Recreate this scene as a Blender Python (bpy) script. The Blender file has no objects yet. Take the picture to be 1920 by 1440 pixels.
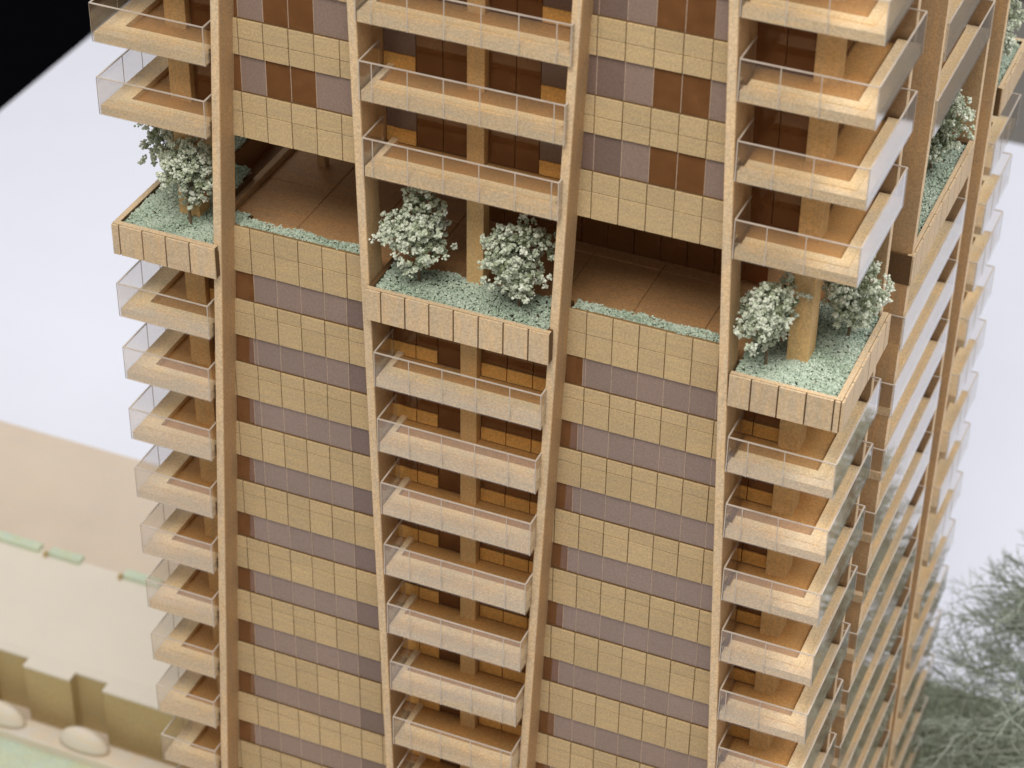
import bpy, bmesh, math, random
from mathutils import Vector, Matrix

random.seed(7)
S = 0.02                      # one building metre is 2 cm in the 1:50 model
CY = 15.7                     # plan centre of the tower (building metres)
ZG = -55.0                    # top of the wooden base board
scene = bpy.context.scene
col = scene.collection

# ------------------------------------------------------------------ camera
cam_pos = Vector((35.3247, -80.7578, 60.7357)) * S
r = Vector((0.9209757, 0.38940344, 0.01298938))
u = Vector((-0.23867403, 0.53750804, 0.80877674))
f = Vector((-0.30795855, 0.74796395, -0.58797233))
cd = bpy.data.cameras.new('camera')
cam = bpy.data.objects.new('camera', cd)
col.objects.link(cam)
cam.matrix_world = Matrix(((r.x, u.x, -f.x, cam_pos.x), (r.y, u.y, -f.y, cam_pos.y),
                           (r.z, u.z, -f.z, cam_pos.z), (0, 0, 0, 1)))
cd.sensor_width = 36.0
cd.lens = 36.0 * 4571.8 / 1920.0
cd.clip_start = 0.01
cd.clip_end = 100.0
cd.dof.use_dof = True
cd.dof.focus_distance = 108.0 * S
cd.dof.aperture_fstop = 7.5
scene.camera = cam

# ------------------------------------------------------------------ world, lamps, exposure
w = bpy.data.worlds.new('World')
scene.world = w
w.use_nodes = True
bg = w.node_tree.nodes['Background']
bg.inputs['Color'].default_value = (1.0, 0.94, 0.85, 1)
bg.inputs['Strength'].default_value = 0.50


def area(name, loc, target, size, power, colr):
    l = bpy.data.lights.new(name, 'AREA')
    l.shape = 'SQUARE'
    l.size = size * S
    l.energy = power
    l.color = colr
    o = bpy.data.objects.new(name, l)
    col.objects.link(o)
    p, t = Vector(loc) * S, Vector(target) * S
    o.location = p
    o.rotation_euler = (t - p).to_track_quat('-Z', 'Y').to_euler()
    return o


area('ceiling_lamp_front', (14, -82, 142), (0, 5, -10), 70, 97, (1.0, 0.945, 0.86))
area('fill_lamp_right', (100, 25, 140), (20, 20, -40), 70, 74, (1.0, 0.98, 0.97))  # unseen fill, added to lift the right side and the table
area('fill_lamp_table', (-70, 110, 130), (-45, 70, -57), 90, 20, (0.90, 0.95, 1.0))  # unseen cool fill, added to brighten the white table
vs = scene.view_settings
vs.view_transform = 'Standard'
vs.look = 'None'
vs.exposure = 0.0
vs.gamma = 1.0
vs.use_curve_mapping = False
try:
    scene.cycles.max_bounces = 10
    scene.cycles.transparent_max_bounces = 40
    scene.cycles.caustics_reflective = False
    scene.cycles.caustics_refractive = False
except Exception:
    pass


# ------------------------------------------------------------------ materials
class NT:
    def __init__(self, name):
        self.m = bpy.data.materials.new(name)
        self.m.use_nodes = True
        self.t = self.m.node_tree
        self.t.nodes.clear()
        self.out = self.n('ShaderNodeOutputMaterial')

    def n(self, typ, **kw):
        nd = self.t.nodes.new(typ)
        for k, v in kw.items():
            if hasattr(nd, k):
                setattr(nd, k, v)
            else:
                nd.inputs[k].default_value = v
        return nd

    def l(self, a, b):
        self.t.links.new(a, b)


def c4(c):
    return (c[0], c[1], c[2], 1.0)


def grain_mat(name, base, var=0.10, speckle=0.20, streak=(40, 40, 300), rough=0.62, objvar=0.10, bump=0.15, spec=0.3, tint=None, cloud=0.05):
    """matte surface with streaky grain, fine pores and a small change from piece to piece"""
    k = NT(name)
    geo = k.n('ShaderNodeNewGeometry')
    mp = k.n('ShaderNodeMapping')
    mp.inputs['Scale'].default_value = streak
    k.l(geo.outputs['Position'], mp.inputs['Vector'])
    n1 = k.n('ShaderNodeTexNoise', Scale=1.0, Detail=4.0, Roughness=0.6)
    k.l(mp.outputs['Vector'], n1.inputs['Vector'])
    n2 = k.n('ShaderNodeTexNoise', Scale=520.0, Detail=2.0, Roughness=0.7)
    k.l(geo.outputs['Position'], n2.inputs['Vector'])
    n3 = k.n('ShaderNodeTexNoise', Scale=9.0, Detail=2.0)
    k.l(geo.outputs['Position'], n3.inputs['Vector'])
    oi = k.n('ShaderNodeObjectInfo')

    def mr(sock, lo, hi, a=0.25, b=0.75):
        q = k.n('ShaderNodeMapRange')
        q.inputs['From Min'].default_value = a
        q.inputs['From Max'].default_value = b
        q.inputs['To Min'].default_value = lo
        q.inputs['To Max'].default_value = hi
        k.l(sock, q.inputs['Value'])
        return q.outputs['Result']

    def mul(a, b):
        q = k.n('ShaderNodeMath', operation='MULTIPLY')
        k.l(a, q.inputs[0])
        k.l(b, q.inputs[1])
        return q.outputs[0]
    v = mul(mr(n1.outputs['Fac'], 1 - var, 1 + var), mr(n2.outputs['Fac'], 1 - speckle, 1 + speckle, 0.3, 0.7))
    v = mul(v, mr(n3.outputs['Fac'], 1 - cloud, 1 + cloud))
    v = mul(v, mr(oi.outputs['Random'], 1 - objvar, 1 + objvar, 0, 1))
    mixc = k.n('ShaderNodeMix', data_type='RGBA')
    t2 = tint or (base[0] * 1.02, base[1] * 0.93, base[2] * 0.80)
    mixc.inputs[6].default_value = c4(base)
    mixc.inputs[7].default_value = c4(t2)
    k.l(mr(n1.outputs['Fac'], 0, 1, 0.35, 0.65), mixc.inputs[0])
    vm = k.n('ShaderNodeVectorMath', operation='SCALE')
    k.l(mixc.outputs[2], vm.inputs[0])
    k.l(v, vm.inputs['Scale'])
    b = k.n('ShaderNodeBsdfPrincipled')
    b.inputs['Roughness'].default_value = rough
    b.inputs['Specular IOR Level'].default_value = spec
    k.l(vm.outputs[0], b.inputs['Base Color'])
    if bump:
        bp = k.n('ShaderNodeBump')
        bp.inputs['Strength'].default_value = bump
        bp.inputs['Distance'].default_value = 0.0006
        k.l(n2.outputs['Fac'], bp.inputs['Height'])
        k.l(bp.outputs['Normal'], b.inputs['Normal'])
    k.l(b.outputs[0], k.out.inputs[0])
    return k.m


def clear_mat(name, tint, haze, hazecol, ior=1.49, rough=0.03):
    """clear or tinted acrylic sheet: see-through, a reflecting skin and a little haze in the sheet"""
    k = NT(name)
    tr = k.n('ShaderNodeBsdfTransparent')
    tr.inputs['Color'].default_value = c4(tint)
    df = k.n('ShaderNodeBsdfDiffuse')
    df.inputs['Color'].default_value = c4(hazecol)
    geo = k.n('ShaderNodeNewGeometry')
    nz = k.n('ShaderNodeTexNoise', Scale=60.0, Detail=3.0)
    k.l(geo.outputs['Position'], nz.inputs['Vector'])
    q = k.n('ShaderNodeMapRange')
    q.inputs['To Min'].default_value = haze * 0.6
    q.inputs['To Max'].default_value = haze * 1.4
    k.l(nz.outputs['Fac'], q.inputs['Value'])
    m1 = k.n('ShaderNodeMixShader')
    k.l(q.outputs['Result'], m1.inputs[0])
    k.l(tr.outputs[0], m1.inputs[1])
    k.l(df.outputs[0], m1.inputs[2])
    gl = k.n('ShaderNodeBsdfGlossy')
    gl.inputs['Roughness'].default_value = rough
    # reflectance of a plane skin, the same seen from either side: r0 + (1 - r0)(1 - cos)^n
    lw = k.n('ShaderNodeLayerWeight')
    lw.inputs['Blend'].default_value = 0.5
    pw = k.n('ShaderNodeMath', operation='POWER')
    pw.inputs[1].default_value = 3.4
    k.l(lw.outputs['Facing'], pw.inputs[0])
    r0 = ((ior - 1) / (ior + 1)) ** 2
    fr = k.n('ShaderNodeMath', operation='MULTIPLY_ADD')
    fr.inputs[1].default_value = 1 - r0
    fr.inputs[2].default_value = r0
    k.l(pw.outputs[0], fr.inputs[0])
    m2 = k.n('ShaderNodeMixShader')
    k.l(fr.outputs[0], m2.inputs[0])
    k.l(m1.outputs[0], m2.inputs[1])
    k.l(gl.outputs[0], m2.inputs[2])
    k.l(m2.outputs[0], k.out.inputs[0])
    return k.m


def chunk_mat(name, cols, rough=0.9):
    """flocked foam: every crumb has its own tint, read from the mesh"""
    k = NT(name)
    at = k.n('ShaderNodeAttribute', attribute_name='tint')
    cr = k.n('ShaderNodeValToRGB')
    e = cr.color_ramp.elements
    e[0].position, e[0].color = cols[0][0], c4(cols[0][1])
    e[1].position, e[1].color = cols[-1][0], c4(cols[-1][1])
    for p, c in cols[1:-1]:
        x = e.new(p)
        x.color = c4(c)
    k.l(at.outputs['Fac'], cr.inputs['Fac'])
    b = k.n('ShaderNodeBsdfPrincipled')
    b.inputs['Roughness'].default_value = rough
    b.inputs['Specular IOR Level'].default_value = 0.15
    k.l(cr.outputs['Color'], b.inputs['Base Color'])
    k.l(b.outputs[0], k.out.inputs[0])
    return k.m


M = {}
M['panel'] = grain_mat('veneer_panel', (0.465, 0.355, 0.21), objvar=0.06, streak=(30, 30, 260), tint=(0.475, 0.35, 0.185))
M['edge'] = grain_mat('pale_wood', (0.62, 0.49, 0.335), objvar=0.05, streak=(260, 260, 30))
M['side'] = grain_mat('brown_plywood', (0.46, 0.315, 0.18), objvar=0.04, streak=(200, 200, 20))
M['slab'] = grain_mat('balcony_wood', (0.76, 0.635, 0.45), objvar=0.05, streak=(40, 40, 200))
M['curb'] = grain_mat('bright_wood', (0.78, 0.64, 0.42), objvar=0.06, streak=(40, 40, 200))
M['board'] = grain_mat('planter_wood', (0.54, 0.43, 0.30), objvar=0.05, streak=(200, 200, 30))
M['back'] = grain_mat('joint_wood', (0.11, 0.065, 0.03), objvar=0.03)
M['joint'] = grain_mat('veneer_backing', (0.22, 0.15, 0.075), objvar=0.03)
M['deck'] = grain_mat('deck_wood', (0.48, 0.28, 0.11), objvar=0.04)  # amber glow of the balcony recesses put into the wood colour
M['sill'] = grain_mat('amber_lit_veneer', (0.70, 0.42, 0.14), objvar=0.06, streak=(30, 30, 260))  # panel veneer with shade and amber bounce light put into its colour
M['post'] = grain_mat('column_wood', (0.58, 0.40, 0.20), objvar=0.03, streak=(200, 200, 20))  # colour raised to carry the amber glow of the recesses
M['mull'] = grain_mat('pale_mullion', (0.42, 0.33, 0.27), objvar=0.05)
M['floor'] = grain_mat('floor_wood', (0.46, 0.275, 0.135), objvar=0.04, streak=(20, 160, 40))
M['core'] = grain_mat('core_wood', (0.30, 0.17, 0.08), objvar=0.03)
M['mauve'] = grain_mat('mauve_acrylic', (0.25, 0.182, 0.145), var=0.05, speckle=0.14, objvar=0.06, rough=0.30, spec=0.5, bump=0.0, tint=(0.245, 0.175, 0.15))
M['mauve2'] = grain_mat('dim_mauve_acrylic', (0.175, 0.12, 0.095), var=0.05, speckle=0.14, objvar=0.05, rough=0.30, spec=0.5, bump=0.0, tint=(0.17, 0.115, 0.10))
M['dark'] = clear_mat('brown_tinted_acrylic', (0.62, 0.36, 0.19), 0.36, (0.38, 0.185, 0.075))  # haze colour holds the amber glow of the interior behind the panes
M['acrylic'] = clear_mat('clear_acrylic', (0.98, 0.972, 0.965), 0.028, (0.74, 0.68, 0.60))
M['etch'] = clear_mat('etched_acrylic', (0.75, 0.74, 0.74), 0.62, (0.70, 0.62, 0.54), rough=0.3)
M['turf'] = chunk_mat('pale_turf', [(0.0, (0.26, 0.33, 0.25)), (0.5, (0.40, 0.49, 0.40)), (1.0, (0.50, 0.57, 0.49))])
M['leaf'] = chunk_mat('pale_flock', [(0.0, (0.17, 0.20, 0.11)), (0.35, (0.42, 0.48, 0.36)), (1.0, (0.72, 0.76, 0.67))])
M['twig'] = chunk_mat('grey_green_wire', [(0.0, (0.20, 0.25, 0.19)), (0.6, (0.38, 0.44, 0.38)), (1.0, (0.54, 0.60, 0.54))])
M['shrub'] = chunk_mat('grey_green_moss', [(0.0, (0.26, 0.31, 0.21)), (0.6, (0.42, 0.48, 0.37)), (1.0, (0.54, 0.59, 0.49))])
M['trunk'] = grain_mat('twig_brown', (0.16, 0.12, 0.08), bump=0.0)
M['white'] = grain_mat('white_table_cool_light', (0.79, 0.83, 0.97), var=0.0, speckle=0.01, objvar=0.0, bump=0.0, rough=0.7, tint=(0.79, 0.83, 0.97), cloud=0.01)  # blue cast of the cooler light is put into the white
M['base'] = grain_mat('pale_base_wood', (0.66, 0.58, 0.495), tint=(0.655, 0.55, 0.455), streak=(10, 120, 10), var=0.05, objvar=0.0)
M['cream'] = grain_mat('cream_card', (0.76, 0.71, 0.64), var=0.02, speckle=0.05, objvar=0.02, cloud=0.015, tint=(0.75, 0.70, 0.62))
M['tan'] = grain_mat('tan_card', (0.50, 0.41, 0.23), var=0.05, objvar=0.04)
M['mint'] = grain_mat('mint_card', (0.57, 0.68, 0.57), var=0.05, objvar=0.05)
M['blanc'] = grain_mat('white_card', (0.74, 0.70, 0.64), var=0.03, speckle=0.04, objvar=0.04)
M['black'] = grain_mat('black_floor', (0.003, 0.0035, 0.005), var=0.1, bump=0.0, spec=0.0)
M['grey'] = grain_mat('grey_stand_in', (0.20, 0.20, 0.205), var=0.05, bump=0.0)


# ------------------------------------------------------------------ geometry helpers
WM = {}


def wmat(o, face=0):
    """building metres, front-face frame -> world matrix of a piece whose origin is o"""
    a = face * math.pi / 2
    x, y = o[0], o[1] - CY
    return Matrix.Translation(Vector((x * math.cos(a) - y * math.sin(a), x * math.sin(a) + y * math.cos(a) + CY, o[2])) * S) @ Matrix.Rotation(a, 4, 'Z')


def put(name, data, mat, parent=None):
    o = bpy.data.objects.new(name, data)
    col.objects.link(o)
    if parent is not None:
        o.parent = parent
        o.matrix_basis = WM[parent].inverted() @ mat
    else:
        o.matrix_basis = mat
    WM[o] = mat
    return o


def tag(o, label, cat, group=None):
    o['label'] = label
    o['category'] = cat
    if group:
        o['group'] = group
    return o


class MB:
    def __init__(self):
        self.v, self.f, self.m = [], [], []

    def box(self, x0, x1, y0, y1, z0, z1, m=0):
        b = len(self.v)
        self.v += [(x0, y0, z0), (x1, y0, z0), (x1, y1, z0), (x0, y1, z0), (x0, y0, z1), (x1, y0, z1), (x1, y1, z1), (x0, y1, z1)]
        self.f += [tuple(b + i for i in q) for q in ((0, 3, 2, 1), (4, 5, 6, 7), (0, 1, 5, 4), (1, 2, 6, 5), (2, 3, 7, 6), (3, 0, 4, 7))]
        self.m += [m] * 6
        return self

    def hexa(self, pts, mats):
        b = len(self.v)
        self.v += pts
        self.f += [tuple(b + i for i in q) for q in ((0, 3, 2, 1), (4, 5, 6, 7), (0, 1, 5, 4), (1, 2, 6, 5), (2, 3, 7, 6), (3, 0, 4, 7))]
        self.m += mats
        return self

    def prism(self, poly, z0, z1, m=0):
        b, n = len(self.v), len(poly)
        self.v += [(x, y, z0) for x, y in poly] + [(x, y, z1) for x, y in poly]
        self.f += [tuple(b + n - 1 - i for i in range(n)), tuple(b + n + i for i in range(n))]
        self.f += [(b + i, b + (i + 1) % n, b + n + (i + 1) % n, b + n + i) for i in range(n)]
        self.m += [m] * (n + 2)
        return self

    def mesh(self, name, mats, o=(0, 0, 0)):
        me = bpy.data.meshes.new(name)
        me.from_pydata([((x - o[0]) * S, (y - o[1]) * S, (z - o[2]) * S) for x, y, z in self.v], [], self.f)
        for q in mats:
            me.materials.append(M[q])
        me.polygons.foreach_set('material_index', self.m)
        me.update()
        return me

    def build(self, name, mats, parent=None, o=None, face=0, bevel=0.0):
        if o is None:
            xs, ys, zs = zip(*self.v)
            o = ((min(xs) + max(xs)) / 2, (min(ys) + max(ys)) / 2, (min(zs) + max(zs)) / 2)
        ob = put(name, self.mesh(name, mats, o), wmat(o, face), parent)
        if bevel:
            bv = ob.modifiers.new('bevel', 'BEVEL')
            bv.width = bevel * S
            bv.segments = 1
            bv.limit_method = 'ANGLE'
        return ob


CACHE = {}


def piece(name, x0, x1, y0, y1, z0, z1, mat, parent, face=0):
    """a small box that shares its mesh with every piece of the same size"""
    sx, sy, sz = round(x1 - x0, 3), round(y1 - y0, 3), round(z1 - z0, 3)
    key = (name, sx, sy, sz, mat)
    if key not in CACHE:
        b = min(sx, sy, sz) * 0.12
        bm = bmesh.new()
        bmesh.ops.create_cube(bm, size=1.0)
        for v in bm.verts:
            v.co = Vector((v.co.x * sx, v.co.y * sy, v.co.z * sz)) * S
        bmesh.ops.bevel(bm, geom=list(bm.edges), offset=b * S, segments=1, affect='EDGES')
        me = bpy.data.meshes.new(name)
        bm.to_mesh(me)
        bm.free()
        me.materials.append(M[mat])
        CACHE[key] = me
    return put(name, CACHE[key], wmat(((x0 + x1) / 2, (y0 + y1) / 2, (z0 + z1) / 2), face), parent)


OCT = [(1, 0, 0), (-1, 0, 0), (0, 1, 0), (0, -1, 0), (0, 0, 1), (0, 0, -1)]
OCF = [(0, 2, 4), (2, 1, 4), (1, 3, 4), (3, 0, 4), (2, 0, 5), (1, 2, 5), (3, 1, 5), (0, 3, 5)]


class Crumbs:
    """many little irregular foam crumbs, one tint each"""
    def __init__(self):
        self.v, self.f, self.t = [], [], []

    def add(self, p, s, t, squash=1.0):
        b = len(self.v)
        R = Matrix.Rotation(random.uniform(0, 6.28), 3, random_dir())
        for q in OCT:
            k = s * random.uniform(0.55, 1.35)
            d = R @ Vector(q) * k
            self.v.append((p[0] + d.x, p[1] + d.y, p[2] + d.z * squash))
        self.f += [tuple(b + i for i in q) for q in OCF]
        self.t += [t] * 6

    def tube(self, a, b, ra, rb, t, n=4):
        a, b = Vector(a), Vector(b)
        d = (b - a).normalized()
        x = d.orthogonal().normalized()
        y = d.cross(x)
        s = len(self.v)
        for p, rr in ((a, ra), (b, rb)):
            for i in range(n):
                an = 2 * math.pi * i / n
                q = p + x * math.cos(an) * rr + y * math.sin(an) * rr
                self.v.append(tuple(q))
                self.t.append(t)
        self.f += [(s + i, s + (i + 1) % n, s + n + (i + 1) % n, s + n + i) for i in range(n)]
        self.f += [tuple(s + n + i for i in range(n)), tuple(s + n - 1 - i for i in range(n))]

    def build(self, name, mat, parent, o, face=0):
        me = bpy.data.meshes.new(name)
        me.from_pydata([((x - o[0]) * S, (y - o[1]) * S, (z - o[2]) * S) for x, y, z in self.v], [], self.f)
        a = me.attributes.new('tint', 'FLOAT', 'POINT')
        a.data.foreach_set('value', self.t)
        me.materials.append(M[mat])
        me.update()
        return put(name, me, wmat(o, face), parent)


def random_dir():
    z = random.uniform(-1, 1)
    a = random.uniform(0, 2 * math.pi)
    q = math.sqrt(1 - z * z)
    return Vector((q * math.cos(a), q * math.sin(a), z))


# ------------------------------------------------------------------ the setting
def sheet(name, x0, x1, y0, y1, z0, z1, mat):
    o = MB().box(x0, x1, y0, y1, z0, z1).build(name, [mat])
    o['kind'] = 'structure'
    return o


sheet('floor', -400, 500, -300, 600, -134, -132, 'black')
sheet('table', -89.0, 170, -70, 124.5, -60, -57, 'white')
sheet('ground', -75, 62, -35, 45.6, -57, ZG, 'base')

# ------------------------------------------------------------------ tower
tower = put('tower_model', None, wmat((0, CY, ZG)))
tag(tower, 'tall wooden architectural model of a tower with clear acrylic balconies and a planted open storey', 'model tower')

ZTOP = 26.0


def L(k):
    return -3.48 + 3.575 * k


def fA(z): return -(11.1 + (13.8 - z) * 0.0531)
def fB(z): return -(4.75 - (15.2 - z) * 0.0223)
def fC(z): return 5.05 - (17.3 - z) * 0.0376
def fD(z): return 11.35 + (18.6 - z) * 0.0416


def side(z):                       # fin beside the centre balcony of the two flank faces
    return -5.56 + 0.088 * max(z, -31.0)


FN = [(fA, fB, fC, fD),
      (lambda z: -9.95, side, lambda z: 6.3, lambda z: 11.35 + 0.11 * min(0.0, z + 15.0)),
      (fA, fB, fC, fD),
      (lambda z: -11.35, lambda z: -6.15, lambda z: -side(z), lambda z: 9.95)]

YB = -1.3          # front of the corner balconies
XO = 17.3          # outer plane of the balconies
FW = 0.21          # half width of a fin
YFIN = -1.2


def yc(z): return YB - 0.41 + 0.0193 * z


for face in range(4):
    for fn in FN[face]:
        z0, z1 = ZG, ZTOP
        a, b = fn(z0), fn(z1)
        y0, y1 = YFIN, 0.13
        mb = MB().hexa([(a - FW, y0, z0), (a + FW, y0, z0), (a + FW, y1, z0), (a - FW, y1, z0),
                        (b - FW, y0, z1), (b + FW, y0, z1), (b + FW, y1, z1), (b - FW, y1, z1)], [0, 0, 0, 1, 0, 1])
        mb.build('fin', ['edge', 'side'], tower, ((a + b) / 2, 0, 0), face, bevel=0.03)
        # brown cheek wall behind each fin, above and below the open storey
        for (q0, q1) in ((ZG, L(1) - 0.5), (L(3) - 0.45, ZTOP)):
            a, b = fn(q0), fn(q1)
            h = 0.14
            MB().hexa([(a - h, 0.14, q0), (a + h, 0.14, q0), (a + h, 1.6, q0), (a - h, 1.6, q0),
                       (b - h, 0.14, q1), (b + h, 0.14, q1), (b + h, 1.6, q1), (b - h, 1.6, q1)], [0] * 6).build(
                'cheek_wall', ['side'], tower, None, face)

KMIN, KMAX = -13, 7


def bandz(k):
    if k >= 4:
        return L(k) - 0.02, L(k) + 1.72
    if k == 3:
        return L(3) - 0.5, L(3) + 1.75
    if k == 1:
        return L(1) - 0.5, L(1) + 1.92
    return L(k) - 0.5, L(k) + 1.5


JL = [-14.36 + 1.2 * i for i in range(9)]
JR = [3.08 + 1.2 * i for i in range(10)]


def cuts(x0, x1, js):
    c = [x0] + [j for j in js if x0 + 0.12 < j < x1 - 0.12] + [x1]
    return list(zip(c[:-1], c[1:]))


for face in range(4):
    for bay, (fl, fr, js) in enumerate(((FN[face][0], FN[face][1], JL), (FN[face][2], FN[face][3], JR))):
        for k in range(KMIN, KMAX + 1):
            if k == 2:
                continue
            z0, z1 = bandz(k)
            zm = (z0 + z1) / 2
            x0, x1 = fl(zm), fr(zm)
            bk = MB().box(x0, x1, 0.07, 0.20, z0 + 0.01, z1 - 0.01).build('spandrel', ['joint'], tower, None, face)
            g = 0.02
            rows = [(z0, L(k) + 0.80), (L(k) + 0.80, z1)]
            single = face == 0 and k >= -6
            jm = MB()
            for ca, cb in cuts(x0, x1, js):
                for ra, rb in rows:
                    d = random.uniform(-0.012, 0.012)
                    if single:
                        piece('panel', ca + g, cb - g, d, 0.09 + d, ra + g * 0.7, rb - g * 0.7, 'panel', bk, face)
                    else:
                        jm.box(ca + g, cb - g, d, 0.09 + d, ra + g, rb - g)
            if not single:
                o = jm.build('panelling', ['panel'], bk, None, face)
                o['kind'] = 'stuff'
            # window strip above this band
            if k == 1:
                continue
            w0 = z1
            w1 = bandz(k + 1)[0] if k + 1 <= KMAX else z1 + 1.8
            zm = (w0 + w1) / 2
            x0, x1 = fl(zm), fr(zm)
            hd = MB().box(x0, x1, 0.10, 0.22, w0 - 0.03, w0 + 0.03).build('window_strip', ['back'], tower, None, face)
            if face in (1, 3):
                pat = [(a, b, 'mauve' if (i + bay) % 3 else 'dark') for i, (a, b) in enumerate(cuts(x0, x1, js))]
            elif k >= 3:
                if bay == 0:
                    pat = [(x0, -10.76, 'dark'), (-10.76, -9.56, 'mauve'), (-9.56, -8.36, 'dark'), (-8.36, -7.16, 'dark'), (-7.16, x1, 'mauve')]
                else:
                    pat = [(x0, 5.48, 'mauve2'), (5.48, 6.68, 'mauve2'), (6.68, 7.88, 'mauve'), (7.88, 9.08, 'dark'), (9.08, 10.28, 'dark'), (10.28, x1, 'mauve')]
            else:
                if bay == 0:
                    e = fA(zm) + 1.15
                    pat = [(x0, e, 'dark')] + [(a, b, 'mauve') for a, b in cuts(e, -6.06, JL)] + [(-6.06, x1, 'mauve2')]
                else:
                    e = fC(zm) + 1.0
                    pat = [(x0, e, 'dark')] + [(a, b, 'mauve') for a, b in cuts(e, x1, JR)]
            for a, b, mt in pat:
                if b - a < 0.1:
                    continue
                d = random.uniform(-0.006, 0.006)
                piece('pane', a + 0.012, b - 0.012, 0.115 + d, 0.165 + d, w0 + 0.03, w1 - 0.005, mt, hd, face)
                if b < x1 - 0.05:
                    piece('mullion', b - 0.016, b + 0.016, 0.10, 0.18, w0 + 0.03, w1 - 0.005, 'mull', hd, face)

# floor plates and the core
for k in range(KMIN, KMAX + 1):
    if k in (1, 2):
        continue
    MB().box(-14.8, 14.8, 0.25, 31.15, L(k) + 0.03, L(k) + 0.20).build('floor_plate', ['floor'], tower)
# soffit of the open storey
MB().box(-15.2, 15.2, 0.22, 31.2, L(3) - 0.46, L(3) - 0.30).build('soffit', ['core'], tower)
for (q0, q1) in ((ZG + 0.1, L(1) - 0.2), (L(3) - 0.25, ZTOP - 0.5)):
    MB().box(-9.0, 9.0, 7.5, 23.9, q0, q1).build('core_wall', ['core'], tower)
MB().box(-15.6, 15.6, 0.3, 31.1, ZTOP - 0.4, ZTOP).build('roof_plate', ['edge'], tower)

# the open storey: floor with scored joints, kerb strip, glass screen
ZF = 0.62
gf = put('terrace_floor', None, wmat((0, CY, ZF)), tower)
xs = [-13.2, -9.9, -6.6, -3.3, 0, 3.3, 6.6, 9.9, 13.2]
for a, b in zip(xs[:-1], xs[1:]):
    for c0, c1 in ((1.3, 6.4), (6.4, 11.5), (11.5, 20), (20, 30)):
        piece('floor_board', a + 0.008, b - 0.008, c0 + 0.008, c1 - 0.008, 0.3, ZF + random.uniform(-0.01, 0.01), 'floor', gf)
MB().box(-14.9, 14.9, 0.95, 30.5, 0.0, 0.32).build('terrace_base', ['core'], tower)
for s in (-1, 1):
    MB().box(-13.55 if s < 0 else 13.2, -13.2 if s < 0 else 13.55, 2.2, 28, 0.33, 0.95).build('kerb_strip', ['side'], tower, None, 0, bevel=0.03)
sc = MB().box(-2.6, 11.4, 7.0, 7.12, ZF + 0.012, ZF + 0.09).build('glass_screen', ['core'], tower)
x = -2.6
while x < 11.3:
    piece('screen_pane', x + 0.02, x + 1.25, 7.02, 7.09, ZF + 0.09, L(3) - 0.47, 'dark', sc)
    x += 1.27
MB().box(-2.4, 11.2, 8.6, 22.0, ZF + 0.012, L(3) - 0.47).build('terrace_core', ['core'], tower)
for (px, py) in ((-11.3, 8.4), (-7.4, 10.2)):
    MB().box(px - 0.2, px + 0.2, py - 0.2, py + 0.2, ZF + 0.012, L(3) - 0.47).build('column', ['side'], tower)

# columns in the balcony bays
for face in range(4):
    MB().box(-0.52, 0.28, 0.2, 0.9, ZG, L(1)).build('column', ['post'], tower, None, face, bevel=0.02)
    MB().box(-0.52, 0.28, 0.85, 1.5, L(1) + 0.9, ZTOP - 0.45).build('column', ['post'], tower, None, face, bevel=0.02)
    MB().box(14.1, 15.05, 1.0, 2.05, ZG, ZTOP - 0.45).build('column', ['post'], tower, None, face, bevel=0.02)


# ------------------------------------------------------------------ balconies
HG = 1.83


def sheet_x(parent, x0, x1, y, z0, marks, face, out):
    """acrylic sheet standing along x with its outer face at y; out = -1 when the outside is towards -y"""
    t = 0.06
    ya, yb = (y, y + t) if out < 0 else (y - t, y)
    mb = MB().box(x0, x1, ya, yb, z0, z0 + HG, 0)
    e0, e1 = (ya - 0.014, ya - 0.003) if out < 0 else (yb + 0.003, yb + 0.014)
    for q in marks:
        mb.box(q - 0.022, q + 0.022, e0, e1, z0 + 0.03, z0 + HG, 1)
    mb.box(x0 + 0.004, x1 - 0.004, ya - 0.006, yb + 0.006, z0 + HG + 0.003, z0 + HG + 0.045, 1)
    return mb.build('acrylic_sheet', ['acrylic', 'etch'], parent, None, face)


def sheet_y(parent, y0, y1, x, z0, marks, face, out):
    t = 0.06
    xa, xb = (x - t, x) if out > 0 else (x, x + t)
    mb = MB().box(xa, xb, y0, y1, z0, z0 + HG, 0)
    e0, e1 = (xb + 0.003, xb + 0.014) if out > 0 else (xa - 0.014, xa - 0.003)
    for q in marks:
        mb.box(e0, e1, q - 0.022, q + 0.022, z0 + 0.03, z0 + HG, 1)
    mb.box(xa - 0.006, xb + 0.006, y0 + 0.004, y1 - 0.004, z0 + HG + 0.003, z0 + HG + 0.045, 1)
    return mb.build('acrylic_sheet', ['acrylic', 'etch'], parent, None, face)


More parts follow.
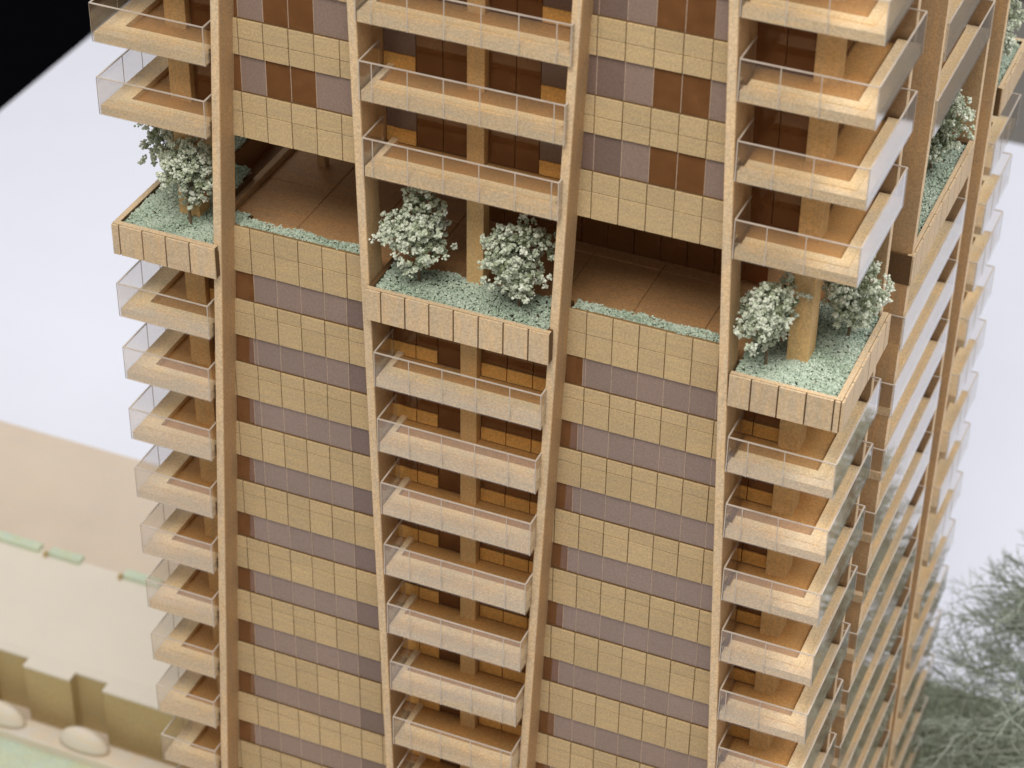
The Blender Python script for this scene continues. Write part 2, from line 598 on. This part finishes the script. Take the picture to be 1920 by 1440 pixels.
def centre_balcony(k, face):
    z = L(k) + 0.03
    if face == 0:
        xl = -(4.23 + 0.0355 * (z - 7.3))
        xr = 4.66 + 0.043 * (z - 7.3)
        y = yc(z)
    else:
        xl, xr, y = FN[face][1](z + 0.9) + 0.5, FN[face][2](z + 0.9) - 0.35, YB
    wy = 1.2 if k >= 3 else 0.6
    a, b, yf = xl + 0.07, xr - 0.07, y + 0.07
    mb = MB()
    mb.box(a, b, yf, yf + 0.50, z, z + 0.45)
    mb.box(a, a + 0.30, yf + 0.50, wy, z, z + 0.45)
    mb.box(b - 0.30, b, yf + 0.50, wy, z, z + 0.45)
    o = mb.build('balcony', ['slab'], tower, None, face)
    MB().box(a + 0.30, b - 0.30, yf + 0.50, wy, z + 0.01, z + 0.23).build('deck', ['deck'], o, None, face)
    MB().box(a + 0.303, b - 0.303, yf + 0.503, yf + 1.02, z + 0.233, z + 0.50).build('curb', ['curb'], o, None, face)
    marks = [xl + 0.03, xr - 0.03]
    q = -3.75
    while q < xr - 0.3 and face == 0:
        if q > xl + 0.3:
            marks.append(q)
        q += 1.615
    sheet_x(o, xl, xr, y, z, marks, face, -1)
    sheet_y(o, y + 0.063, y + 2.0, xl, z, [y + 1.97], face, -1)
    sheet_y(o, y + 0.063, y + 2.0, xr, z, [y + 1.97], face, 1)
    return o


def corner_balcony(k, face):
    z = L(k) + 0.03
    xi = FN[face][3](z + 0.9) + 0.28
    yi = CY + FN[(face + 1) % 4][0](z + 0.9) - 0.28
    wy, wx = 1.25, XO + YB - 1.25
    wx = 14.75
    a, b, yf = xi + 0.07, XO - 0.07, YB + 0.07
    mb = MB()
    mb.box(a, b, yf, yf + 0.50, z, z + 0.45)
    mb.box(b - 0.50, b, yf + 0.50, yi - 0.07, z, z + 0.45)
    o = mb.build('balcony', ['slab'], tower, None, face)
    mb = MB().box(a, b - 0.50, yf + 0.50, wy, z + 0.01, z + 0.23)
    mb.box(wx, b - 0.50, wy, yi - 0.07, z + 0.01, z + 0.23)
    mb.build('deck', ['deck'], o, None, face)
    cb = MB()
    cb.box(a + 0.15, b - 0.95, yf + 0.503, yf + 1.0, z + 0.233, z + 0.50)
    cb.box(b - 0.95, b - 0.503, yf + 0.503, yi - 0.15, z + 0.233, z + 0.50)
    cb.build('curb', ['curb'], o, None, face)
    sheet_x(o, xi, XO, YB, z, [xi + 0.03, XO - 0.03] + [q for q in (13.44, 15.06) if q > xi + 0.3], face, -1)
    sheet_y(o, YB + 0.063, yi, XO, z, [yi - 0.03], face, 1)
    sheet_y(o, YB + 0.063, 0.7, xi, z, [0.67], face, -1)
    sheet_x(o, 15.3, XO - 0.063, yi, z, [15.33], face, 1)
    return o


for k in range(KMIN, KMAX + 1):
    if k in (1, 2):
        continue
    centre_balcony(k, 1)
    corner_balcony(k, 0)
    corner_balcony(k, 1)
    if k >= -10:
        centre_balcony(k, 0)
        corner_balcony(k, 3)


# glazed walls behind the balconies
def loggia(k, face, full):
    zf = L(k) + 0.27
    zt = (L(k + 1) if k != 0 else L(1)) + 0.02
    up = k >= 3
    zm = L(k) + 1.5
    xb, xc, xd, xa = FN[face][1](zm) + 0.15, FN[face][2](zm) - 0.15, FN[face][3](zm) + 0.15, CY + FN[(face + 1) % 4][0](zm) - 0.15
    y = 1.22 if up else 0.62
    sill = L(k) + 0.98
    wl = MB().box(xb, xc, y + 0.12, y + 0.20, zt - 0.10, zt - 0.01).build('balcony_wall', ['back'], tower, None, face)
    if up:
        it = [(xb, -3.03, 1, 'mauve2'), (-3.03, -1.8, 0, 'dark'), (-1.8, -0.54, 0, 'dark'), (0.3, 1.51, 0, 'dark'), (1.51, 2.62, 0, 'dark'), (2.62, xc, 1, 'mauve2')]
    else:
        it = [(xb, -2.9, 1, 'dark'), (-2.9, -1.83, 1, 'dark'), (-1.83, -0.54, 0, 'dark'), (0.3, 1.55, 1, 'dark'), (1.55, 2.8, 1, 'dark'), (2.8, xc, 1, 'dark')]
    for a, b, s, mt in it:
        if b - a < 0.1:
            continue
        if s:
            piece('sill_panel', a + 0.02, b - 0.02, y, y + 0.12, zf, sill, 'sill', wl, face)
        piece('pane', a + 0.015, b - 0.015, y + 0.06, y + 0.11, (sill + 0.005) if s else zf, zt - 0.105, mt, wl, face)
    # corner part, front and side
    y = 1.3
    x = 14.75
    wl = MB().box(xd, 14.08, y + 0.12, y + 0.20, zt - 0.10, zt - 0.01).build('balcony_wall', ['back'], tower, None, face)
    mid = 12.85
    for a, b in ((xd, mid), (mid, 14.08)):
        if b - a < 0.1:
            continue
        if not up:
            piece('sill_panel', a + 0.02, b - 0.02, y, y + 0.12, zf, sill, 'sill', wl, face)
        piece('pane', a + 0.015, b - 0.015, y + 0.06, y + 0.11, zf if up else sill + 0.005, zt - 0.105, 'dark', wl, face)
    for a, b in ((2.07, (2.07 + xa) / 2), ((2.07 + xa) / 2, xa)):
        if b - a < 0.1:
            continue
        if not up:
            piece('sill_panel', x - 0.12, x, a + 0.02, b - 0.02, zf, sill, 'sill', wl, face)
        piece('pane', x - 0.11, x - 0.06, a + 0.015, b - 0.015, zf if up else sill + 0.005, zt - 0.105, 'dark', wl, face)


for k in range(KMIN, KMAX):
    if k in (1, 2):
        continue
    for face in ((0, 1, 3) if k >= -10 else (0, 1)):
        loggia(k, face, True)


# ------------------------------------------------------------------ planters of the open storey
def turf(parent, rects, z, n, face, name='turf', s=0.075, lump=0.10):
    cr = Crumbs()
    tot = sum((b - a) * (d - c) for a, b, c, d in rects)
    for a, b, c, d in rects:
        for i in range(int(n * (b - a) * (d - c) / tot)):
            x, y = random.uniform(a, b), random.uniform(c, d)
            h = lump * (math.sin(x * 2.1 + y) * math.cos(y * 1.7 - x * .6))
            cr.add((x, y, z + h + random.uniform(-0.05, 0.08)), s * random.uniform(0.6, 1.3),
                   min(1, max(0, 0.55 + 0.35 * math.sin(x * 1.3 + 2 * y) * math.sin(y * 0.9) + random.uniform(-0.35, 0.35))), 0.8)
    xs0 = min(q[0] for q in rects)
    ys0 = min(q[2] for q in rects)
    o = cr.build(name, 'turf', parent, (xs0, ys0, z), face)
    o['kind'] = 'stuff'
    return o


ZP0, ZP1 = L(1) - 0.06, 1.62


def boards(parent, c, y, face, along_x=True, out=-1):
    for a, b in zip(c[:-1], c[1:]):
        d = random.uniform(-0.008, 0.008)
        if along_x:
            piece('planter_board', a + 0.033, b - 0.033, y + d, y + 0.10 + d, ZP0, ZP1, 'board', parent, face)
        else:
            piece('planter_board', y - 0.10 + d, y + d, a + 0.033, b - 0.033, ZP0, ZP1, 'board', parent, face)


for face in range(4):
    # centre trough
    y = yc(0.8) if face == 0 else YB
    x0, x1 = (-4.25, 4.45) if face in (0, 2) else (FN[face][1](0.8) + 0.35, FN[face][2](0.8) - 0.3)
    mb = MB().box(x0 + 0.02, x1 - 0.02, y + 0.08, y + 0.30, ZP0 + 0.02, ZP1 - 0.012)
    mb.box(x0 + 0.02, x0 + 0.25, y + 0.30, 1.2, ZP0 + 0.02, ZP1 - 0.012)
    mb.box(x1 - 0.25, x1 - 0.02, y + 0.30, 1.2, ZP0 + 0.02, ZP1 - 0.012)
    mb.box(x0 + 0.25, x1 - 0.25, y + 0.30, 1.25, ZP0 + 0.02, 1.30)
    p = mb.build('planter', ['back', 'board'], tower, None, face)
    piece('planter_rim', x0 + 0.03, x1 - 0.03, y + 0.11, y + 0.30, ZP1 - 0.01, ZP1 + 0.03, 'board', p, face)
    boards(p, [x0] + [q for q in (-4.65, -3.48, -2.33, -1.18, -0.02, 1.15, 2.31, 3.47, 4.64) if x0 + 0.3 < q < x1 - 0.3] + [x1], y, face)
    if face != 2:
        turf(p, [(x0 + 0.27, x1 - 0.27, y + 0.34, 1.15)], 1.42, 5000, face)
    # corner trough with its outer side
    xi, yi = FN[face][3](1) + 0.25, CY + FN[(face + 1) % 4][0](1) + 0.1
    mb = MB().box(xi + 0.02, XO - 0.1, YB + 0.08, YB + 0.30, ZP0 + 0.02, ZP1 - 0.012)
    mb.box(XO - 0.30, XO - 0.08, YB + 0.30, yi - 0.02, ZP0 + 0.02, ZP1 - 0.012)
    mb.box(xi + 0.02, XO - 0.30, YB + 0.30, 2.2, ZP0 + 0.02, 1.30)
    mb.box(13.6, XO - 0.30, 2.2, yi - 0.02, ZP0 + 0.02, 1.30)
    p = mb.build('planter', ['back'], tower, None, face)
    piece('planter_rim', xi + 0.03, XO - 0.36, YB + 0.11, YB + 0.30, ZP1 - 0.01, ZP1 + 0.03, 'board', p, face)
    piece('planter_rim', XO - 0.36, XO - 0.11, YB + 0.11, yi - 0.04, ZP1 - 0.008, ZP1 + 0.032, 'board', p, face)
    boards(p, [xi] + [q for q in (12.14, 13.32, 14.5, 15.7, 16.9) if q > xi + 0.4] + [XO - 0.11], YB, face)
    boards(p, [YB, -0.9, 0.3, 1.5, 2.7, 3.9, 5.1, yi] if yi > 5.4 else [YB, -0.9, 0.3, 1.5, 2.7, yi], XO, face, along_x=False)
    if face != 2:
        turf(p, [(xi + 0.1, XO - 0.4, YB + 0.34, 2.15), (13.7, XO - 0.4, 2.15, yi - 0.1)], 1.42, 8500, face)
    # shallow planting behind the parapets of the plain bays
    for fl, fr in (FN[face][:2], FN[face][2:]):
        a, b = fl(1.5) + 0.25, fr(1.5) - 0.25
        t = MB().box(a, b, 0.21, 1.0, 0.32, 1.72).build('planting_trough', ['core'], tower, None, face)
        if face != 2:
            turf(t, [(a + 0.05, b - 0.05, 0.14, 0.95)], 1.88, 1500, face, lump=0.07)


# ------------------------------------------------------------------ little trees on the open storey
def flock_tree(x, y, h, r, face, label, seed, n=3500, zb=1.42, lean=(0, 0)):
    random.seed(seed)
    t = put('model_tree', None, wmat((x, y, zb), face))
    tag(t, label, 'model tree', 'little flocked trees on the planted storey')
    tk = Crumbs()
    cz = zb + h * 0.60
    cx_, cy_ = x + lean[0], y + lean[1]
    tk.tube((x, y, zb - 0.2), (cx_, cy_, cz - 0.2), 0.085, 0.055, 0.2, 6)
    lobes = []
    r *= 1.17
    for i in range(11):
        d = random_dir()
        c = Vector((cx_ + d.x * r * 0.55, cy_ + d.y * r * 0.55, cz + d.z * h * 0.26))
        lobes.append((c, r * random.uniform(0.42, 0.62)))
        s = (cx_ * 0.6 + x * 0.4, cy_ * 0.6 + y * 0.4, zb + h * random.uniform(0.25, 0.5))
        tk.tube(s, tuple(c), 0.04, 0.02, 0.2, 4)
    tk.build('trunk', 'trunk', t, (x, y, zb), face)
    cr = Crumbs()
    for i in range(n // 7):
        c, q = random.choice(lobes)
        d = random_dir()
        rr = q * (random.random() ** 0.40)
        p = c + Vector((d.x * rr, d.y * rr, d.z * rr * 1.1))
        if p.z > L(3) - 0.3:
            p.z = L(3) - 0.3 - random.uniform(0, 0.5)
        t0 = 0.05 + 0.75 * (rr / q) ** 2 + random.uniform(-0.25, 0.25)  # darker towards each lobe's middle: crown shade put into the tint
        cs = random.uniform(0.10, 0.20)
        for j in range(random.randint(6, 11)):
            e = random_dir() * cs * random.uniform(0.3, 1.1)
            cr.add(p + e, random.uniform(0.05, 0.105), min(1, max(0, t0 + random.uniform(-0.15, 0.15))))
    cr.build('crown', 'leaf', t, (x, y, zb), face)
    return t


flock_tree(-2.45, 0.1, 4.7, 1.55, 0, 'little pale flocked tree in the centre front planter, beside the fin left of the column', 11)
flock_tree(2.35, 0.0, 4.5, 1.60, 0, 'little pale flocked tree in the centre front planter between the column and the broad fin', 12)
flock_tree(13.45, 0.25, 4.6, 1.40, 0, 'little pale flocked tree between the thick column and the fin of the corner planter', 13)
flock_tree(16.0, 3.6, 4.8, 1.45, 0, 'little pale flocked tree behind the thick column at the far end of the corner planter', 14, lean=(0.3, 0))
flock_tree(-13.9, 0.2, 4.2, 1.35, 0, 'pale flocked tree beside the fin in the planter jutting out over the white table', 15)
flock_tree(-15.3, 2.6, 5.0, 1.70, 0, 'thin shaded flocked tree behind another, overhanging the rim above the white table', 16, n=1900, lean=(-0.4, -0.2))
flock_tree(2.9, 0.1, 4.6, 1.5, 1, 'little pale flocked tree in the side planter between the two brown side fins', 17)
flock_tree(13.6, 0.3, 4.7, 1.5, 1, 'little pale flocked tree in the far side planter behind the second brown side fin', 18)
flock_tree(15.9, 3.2, 4.7, 1.5, 1, 'little pale flocked tree at the very end of the far side planter', 19)


# ------------------------------------------------------------------ low building at the foot of the tower
random.seed(3)
lb = put('low_building', None, wmat((-46, 23, ZG)))
tag(lb, 'low flat-roofed cream card model building with tan stepped front beside the tower', 'model building')
ZR = -50.0
pr = [(-80, -47.5, 17.75), (-47.5, -44.0, 18.55), (-44.0, -42.8, 17.75), (-42.8, -40.0, 18.55), (-40.0, -36.45, 17.75), (-36.45, -33.95, 18.55), (-33.95, -26.5, 17.75)]
for a, b, y in pr:
    MB().box(a, b, y, 19.0 + 0.001 * y, ZG + 0.01, ZR - 0.21).build('facade', ['tan'], lb)
    MB().box(a, b, y - 0.06, 19.2, ZR - 0.2, ZR).build('roof_edge', ['cream'], lb)
MB().box(-80, -26.5, 19.03, 28.0, ZG + 0.01, ZR - 0.21).build('wall', ['tan'], lb)
MB().box(-80, -26.5, 19.203, 28.4, ZR - 0.2, ZR + 0.0).build('roof', ['cream'], lb)
for a, b in ((-62, -45.2), (-44.4, -41.9), (-38.4, -35.6)):
    MB().box(a, b, 28.0, 28.7, ZR + 0.004, ZR + 0.35).build('roof_hedge', ['mint'], lb)
    MB().box(a - 0.3, a - 0.05, 27.8, 28.1, ZR + 0.004, ZR + 0.35).build('vent', ['tan'], lb)
ter = put('terrace_block', None, wmat((-45, 10, ZG)))
tag(ter, 'low terrace block with pale green roof and white parapet in front of the cream building', 'model building')
MB().box(-80, -24, 3.0, 15.0, ZG + 0.01, -54.45).build('lawn_roof', ['mint'], ter)
MB().box(-80, -24, 15.003, 16.6, ZG + 0.01, -53.7).build('parapet', ['blanc'], ter, bevel=0.1)
for bx in (-41.0, -34.6):
    bm = bmesh.new()
    bmesh.ops.create_uvsphere(bm, u_segments=20, v_segments=12, radius=1.0)
    for v in bm.verts:
        v.co = Vector((v.co.x * 1.9 * S, v.co.y * 0.75 * S, max(0.0, v.co.z) * 1.5 * S))
    me = bpy.data.meshes.new('parasol')
    bm.to_mesh(me)
    bm.free()
    me.materials.append(M['blanc'])
    for q in me.polygons:
        q.use_smooth = True
    o = put('roof_dome', me, wmat((bx, 15.9, -53.69)))
    tag(o, ('small white dome on the parapet in front of the deep recess of the cream building' if bx > -40 else 'small white dome on the parapet farther out from the tower'), 'dome', 'white domes on the parapet')

# ------------------------------------------------------------------ big wire tree and shrub bank behind the tower
random.seed(21)


def wire_tree(x, y, h, r, label):
    t = put('wire_tree', None, wmat((x, y, ZG)))
    tag(t, label, 'model tree')
    tk = Crumbs()
    tk.tube((x, y, ZG), (x, y, ZG + h * 0.5), 0.55, 0.35, 0.1, 7)
    tk.tube((x, y, ZG + h * 0.5), (x, y, ZG + h), 0.35, 0.08, 0.1, 6)
    tk.build('trunk', 'trunk', t, (x, y, ZG))
    cr = Crumbs()

    def twig(p, d, ln, rad, depth):
        q = p + d * ln
        cr.tube(p, q, rad, rad * 0.6, random.uniform(0, 1), 3)
        if depth == 0:
            return
        for i in range(random.choice((3, 4, 4, 5))):
            f_ = random.uniform(0.25, 1.0)
            nd = (d + random_dir() * 0.8).normalized()
            twig(p + d * ln * f_, nd, ln * random.uniform(0.35, 0.6), rad * 0.62, depth - 1)
    for i in range(240):
        f_ = random.random()
        z = ZG + h * (0.08 + 0.92 * f_)
        a = random.uniform(0, 6.283)
        ln = r * (1.02 - f_) * random.uniform(0.7, 1.0) + 0.5
        d = Vector((math.cos(a), math.sin(a), random.uniform(-0.1, 0.55))).normalized()
        twig(Vector((x, y, z)), d, ln, 0.085, 3)
    cr.build('crown', 'twig', t, (x, y, ZG))
    return t


wire_tree(25.0, 37.5, 27.0, 10.0, 'large grey-green wire tree with bare twiggy branches on the base behind the tower')


def bank(x0, x1, y0, y1, z0, z1, n, label):
    t = put('shrub_bank', None, wmat(((x0 + x1) / 2, (y0 + y1) / 2, ZG)))
    tag(t, label, 'shrubs')
    cr = Crumbs()
    for i in range(n):
        x, y = random.uniform(x0, x1), random.uniform(y0, y1)
        e = min(1, 2.2 * min((x - x0) / (x1 - x0), (x1 - x) / (x1 - x0), (y - y0) / (y1 - y0) * 0.8, (y1 - y) / (y1 - y0) * 0.8) + 0.35)
        z = z0 + (z1 - z0) * e * (random.random() ** 0.3)
        d = (random_dir() + Vector((0, 0, 0.6))).normalized()
        p = Vector((x, y, z))
        cr.tube(p, p + d * random.uniform(0.4, 0.9), 0.05, 0.02, random.uniform(0.3, 1), 3)
        cr.add(p, random.uniform(0.15, 0.28), random.uniform(0.2, 0.9))
    cr.build('foliage', 'shrub', t, ((x0 + x1) / 2, (y0 + y1) / 2, ZG))


bank(9.0, 24.0, 36.5, 45.0, ZG, -53.0, 5200, 'low grey-green shrub bank on the edge of the base under the wire tree')

# added grey box standing in for the grey patch beyond the table
o = MB().box(-20, 60, 150, 190, -132, -75).build('backdrop_box', ['grey'], None, (20, 170, -132))
tag(o, 'plain grey stand-in box in the dark beyond the far edge of the white table', 'stand-in box')
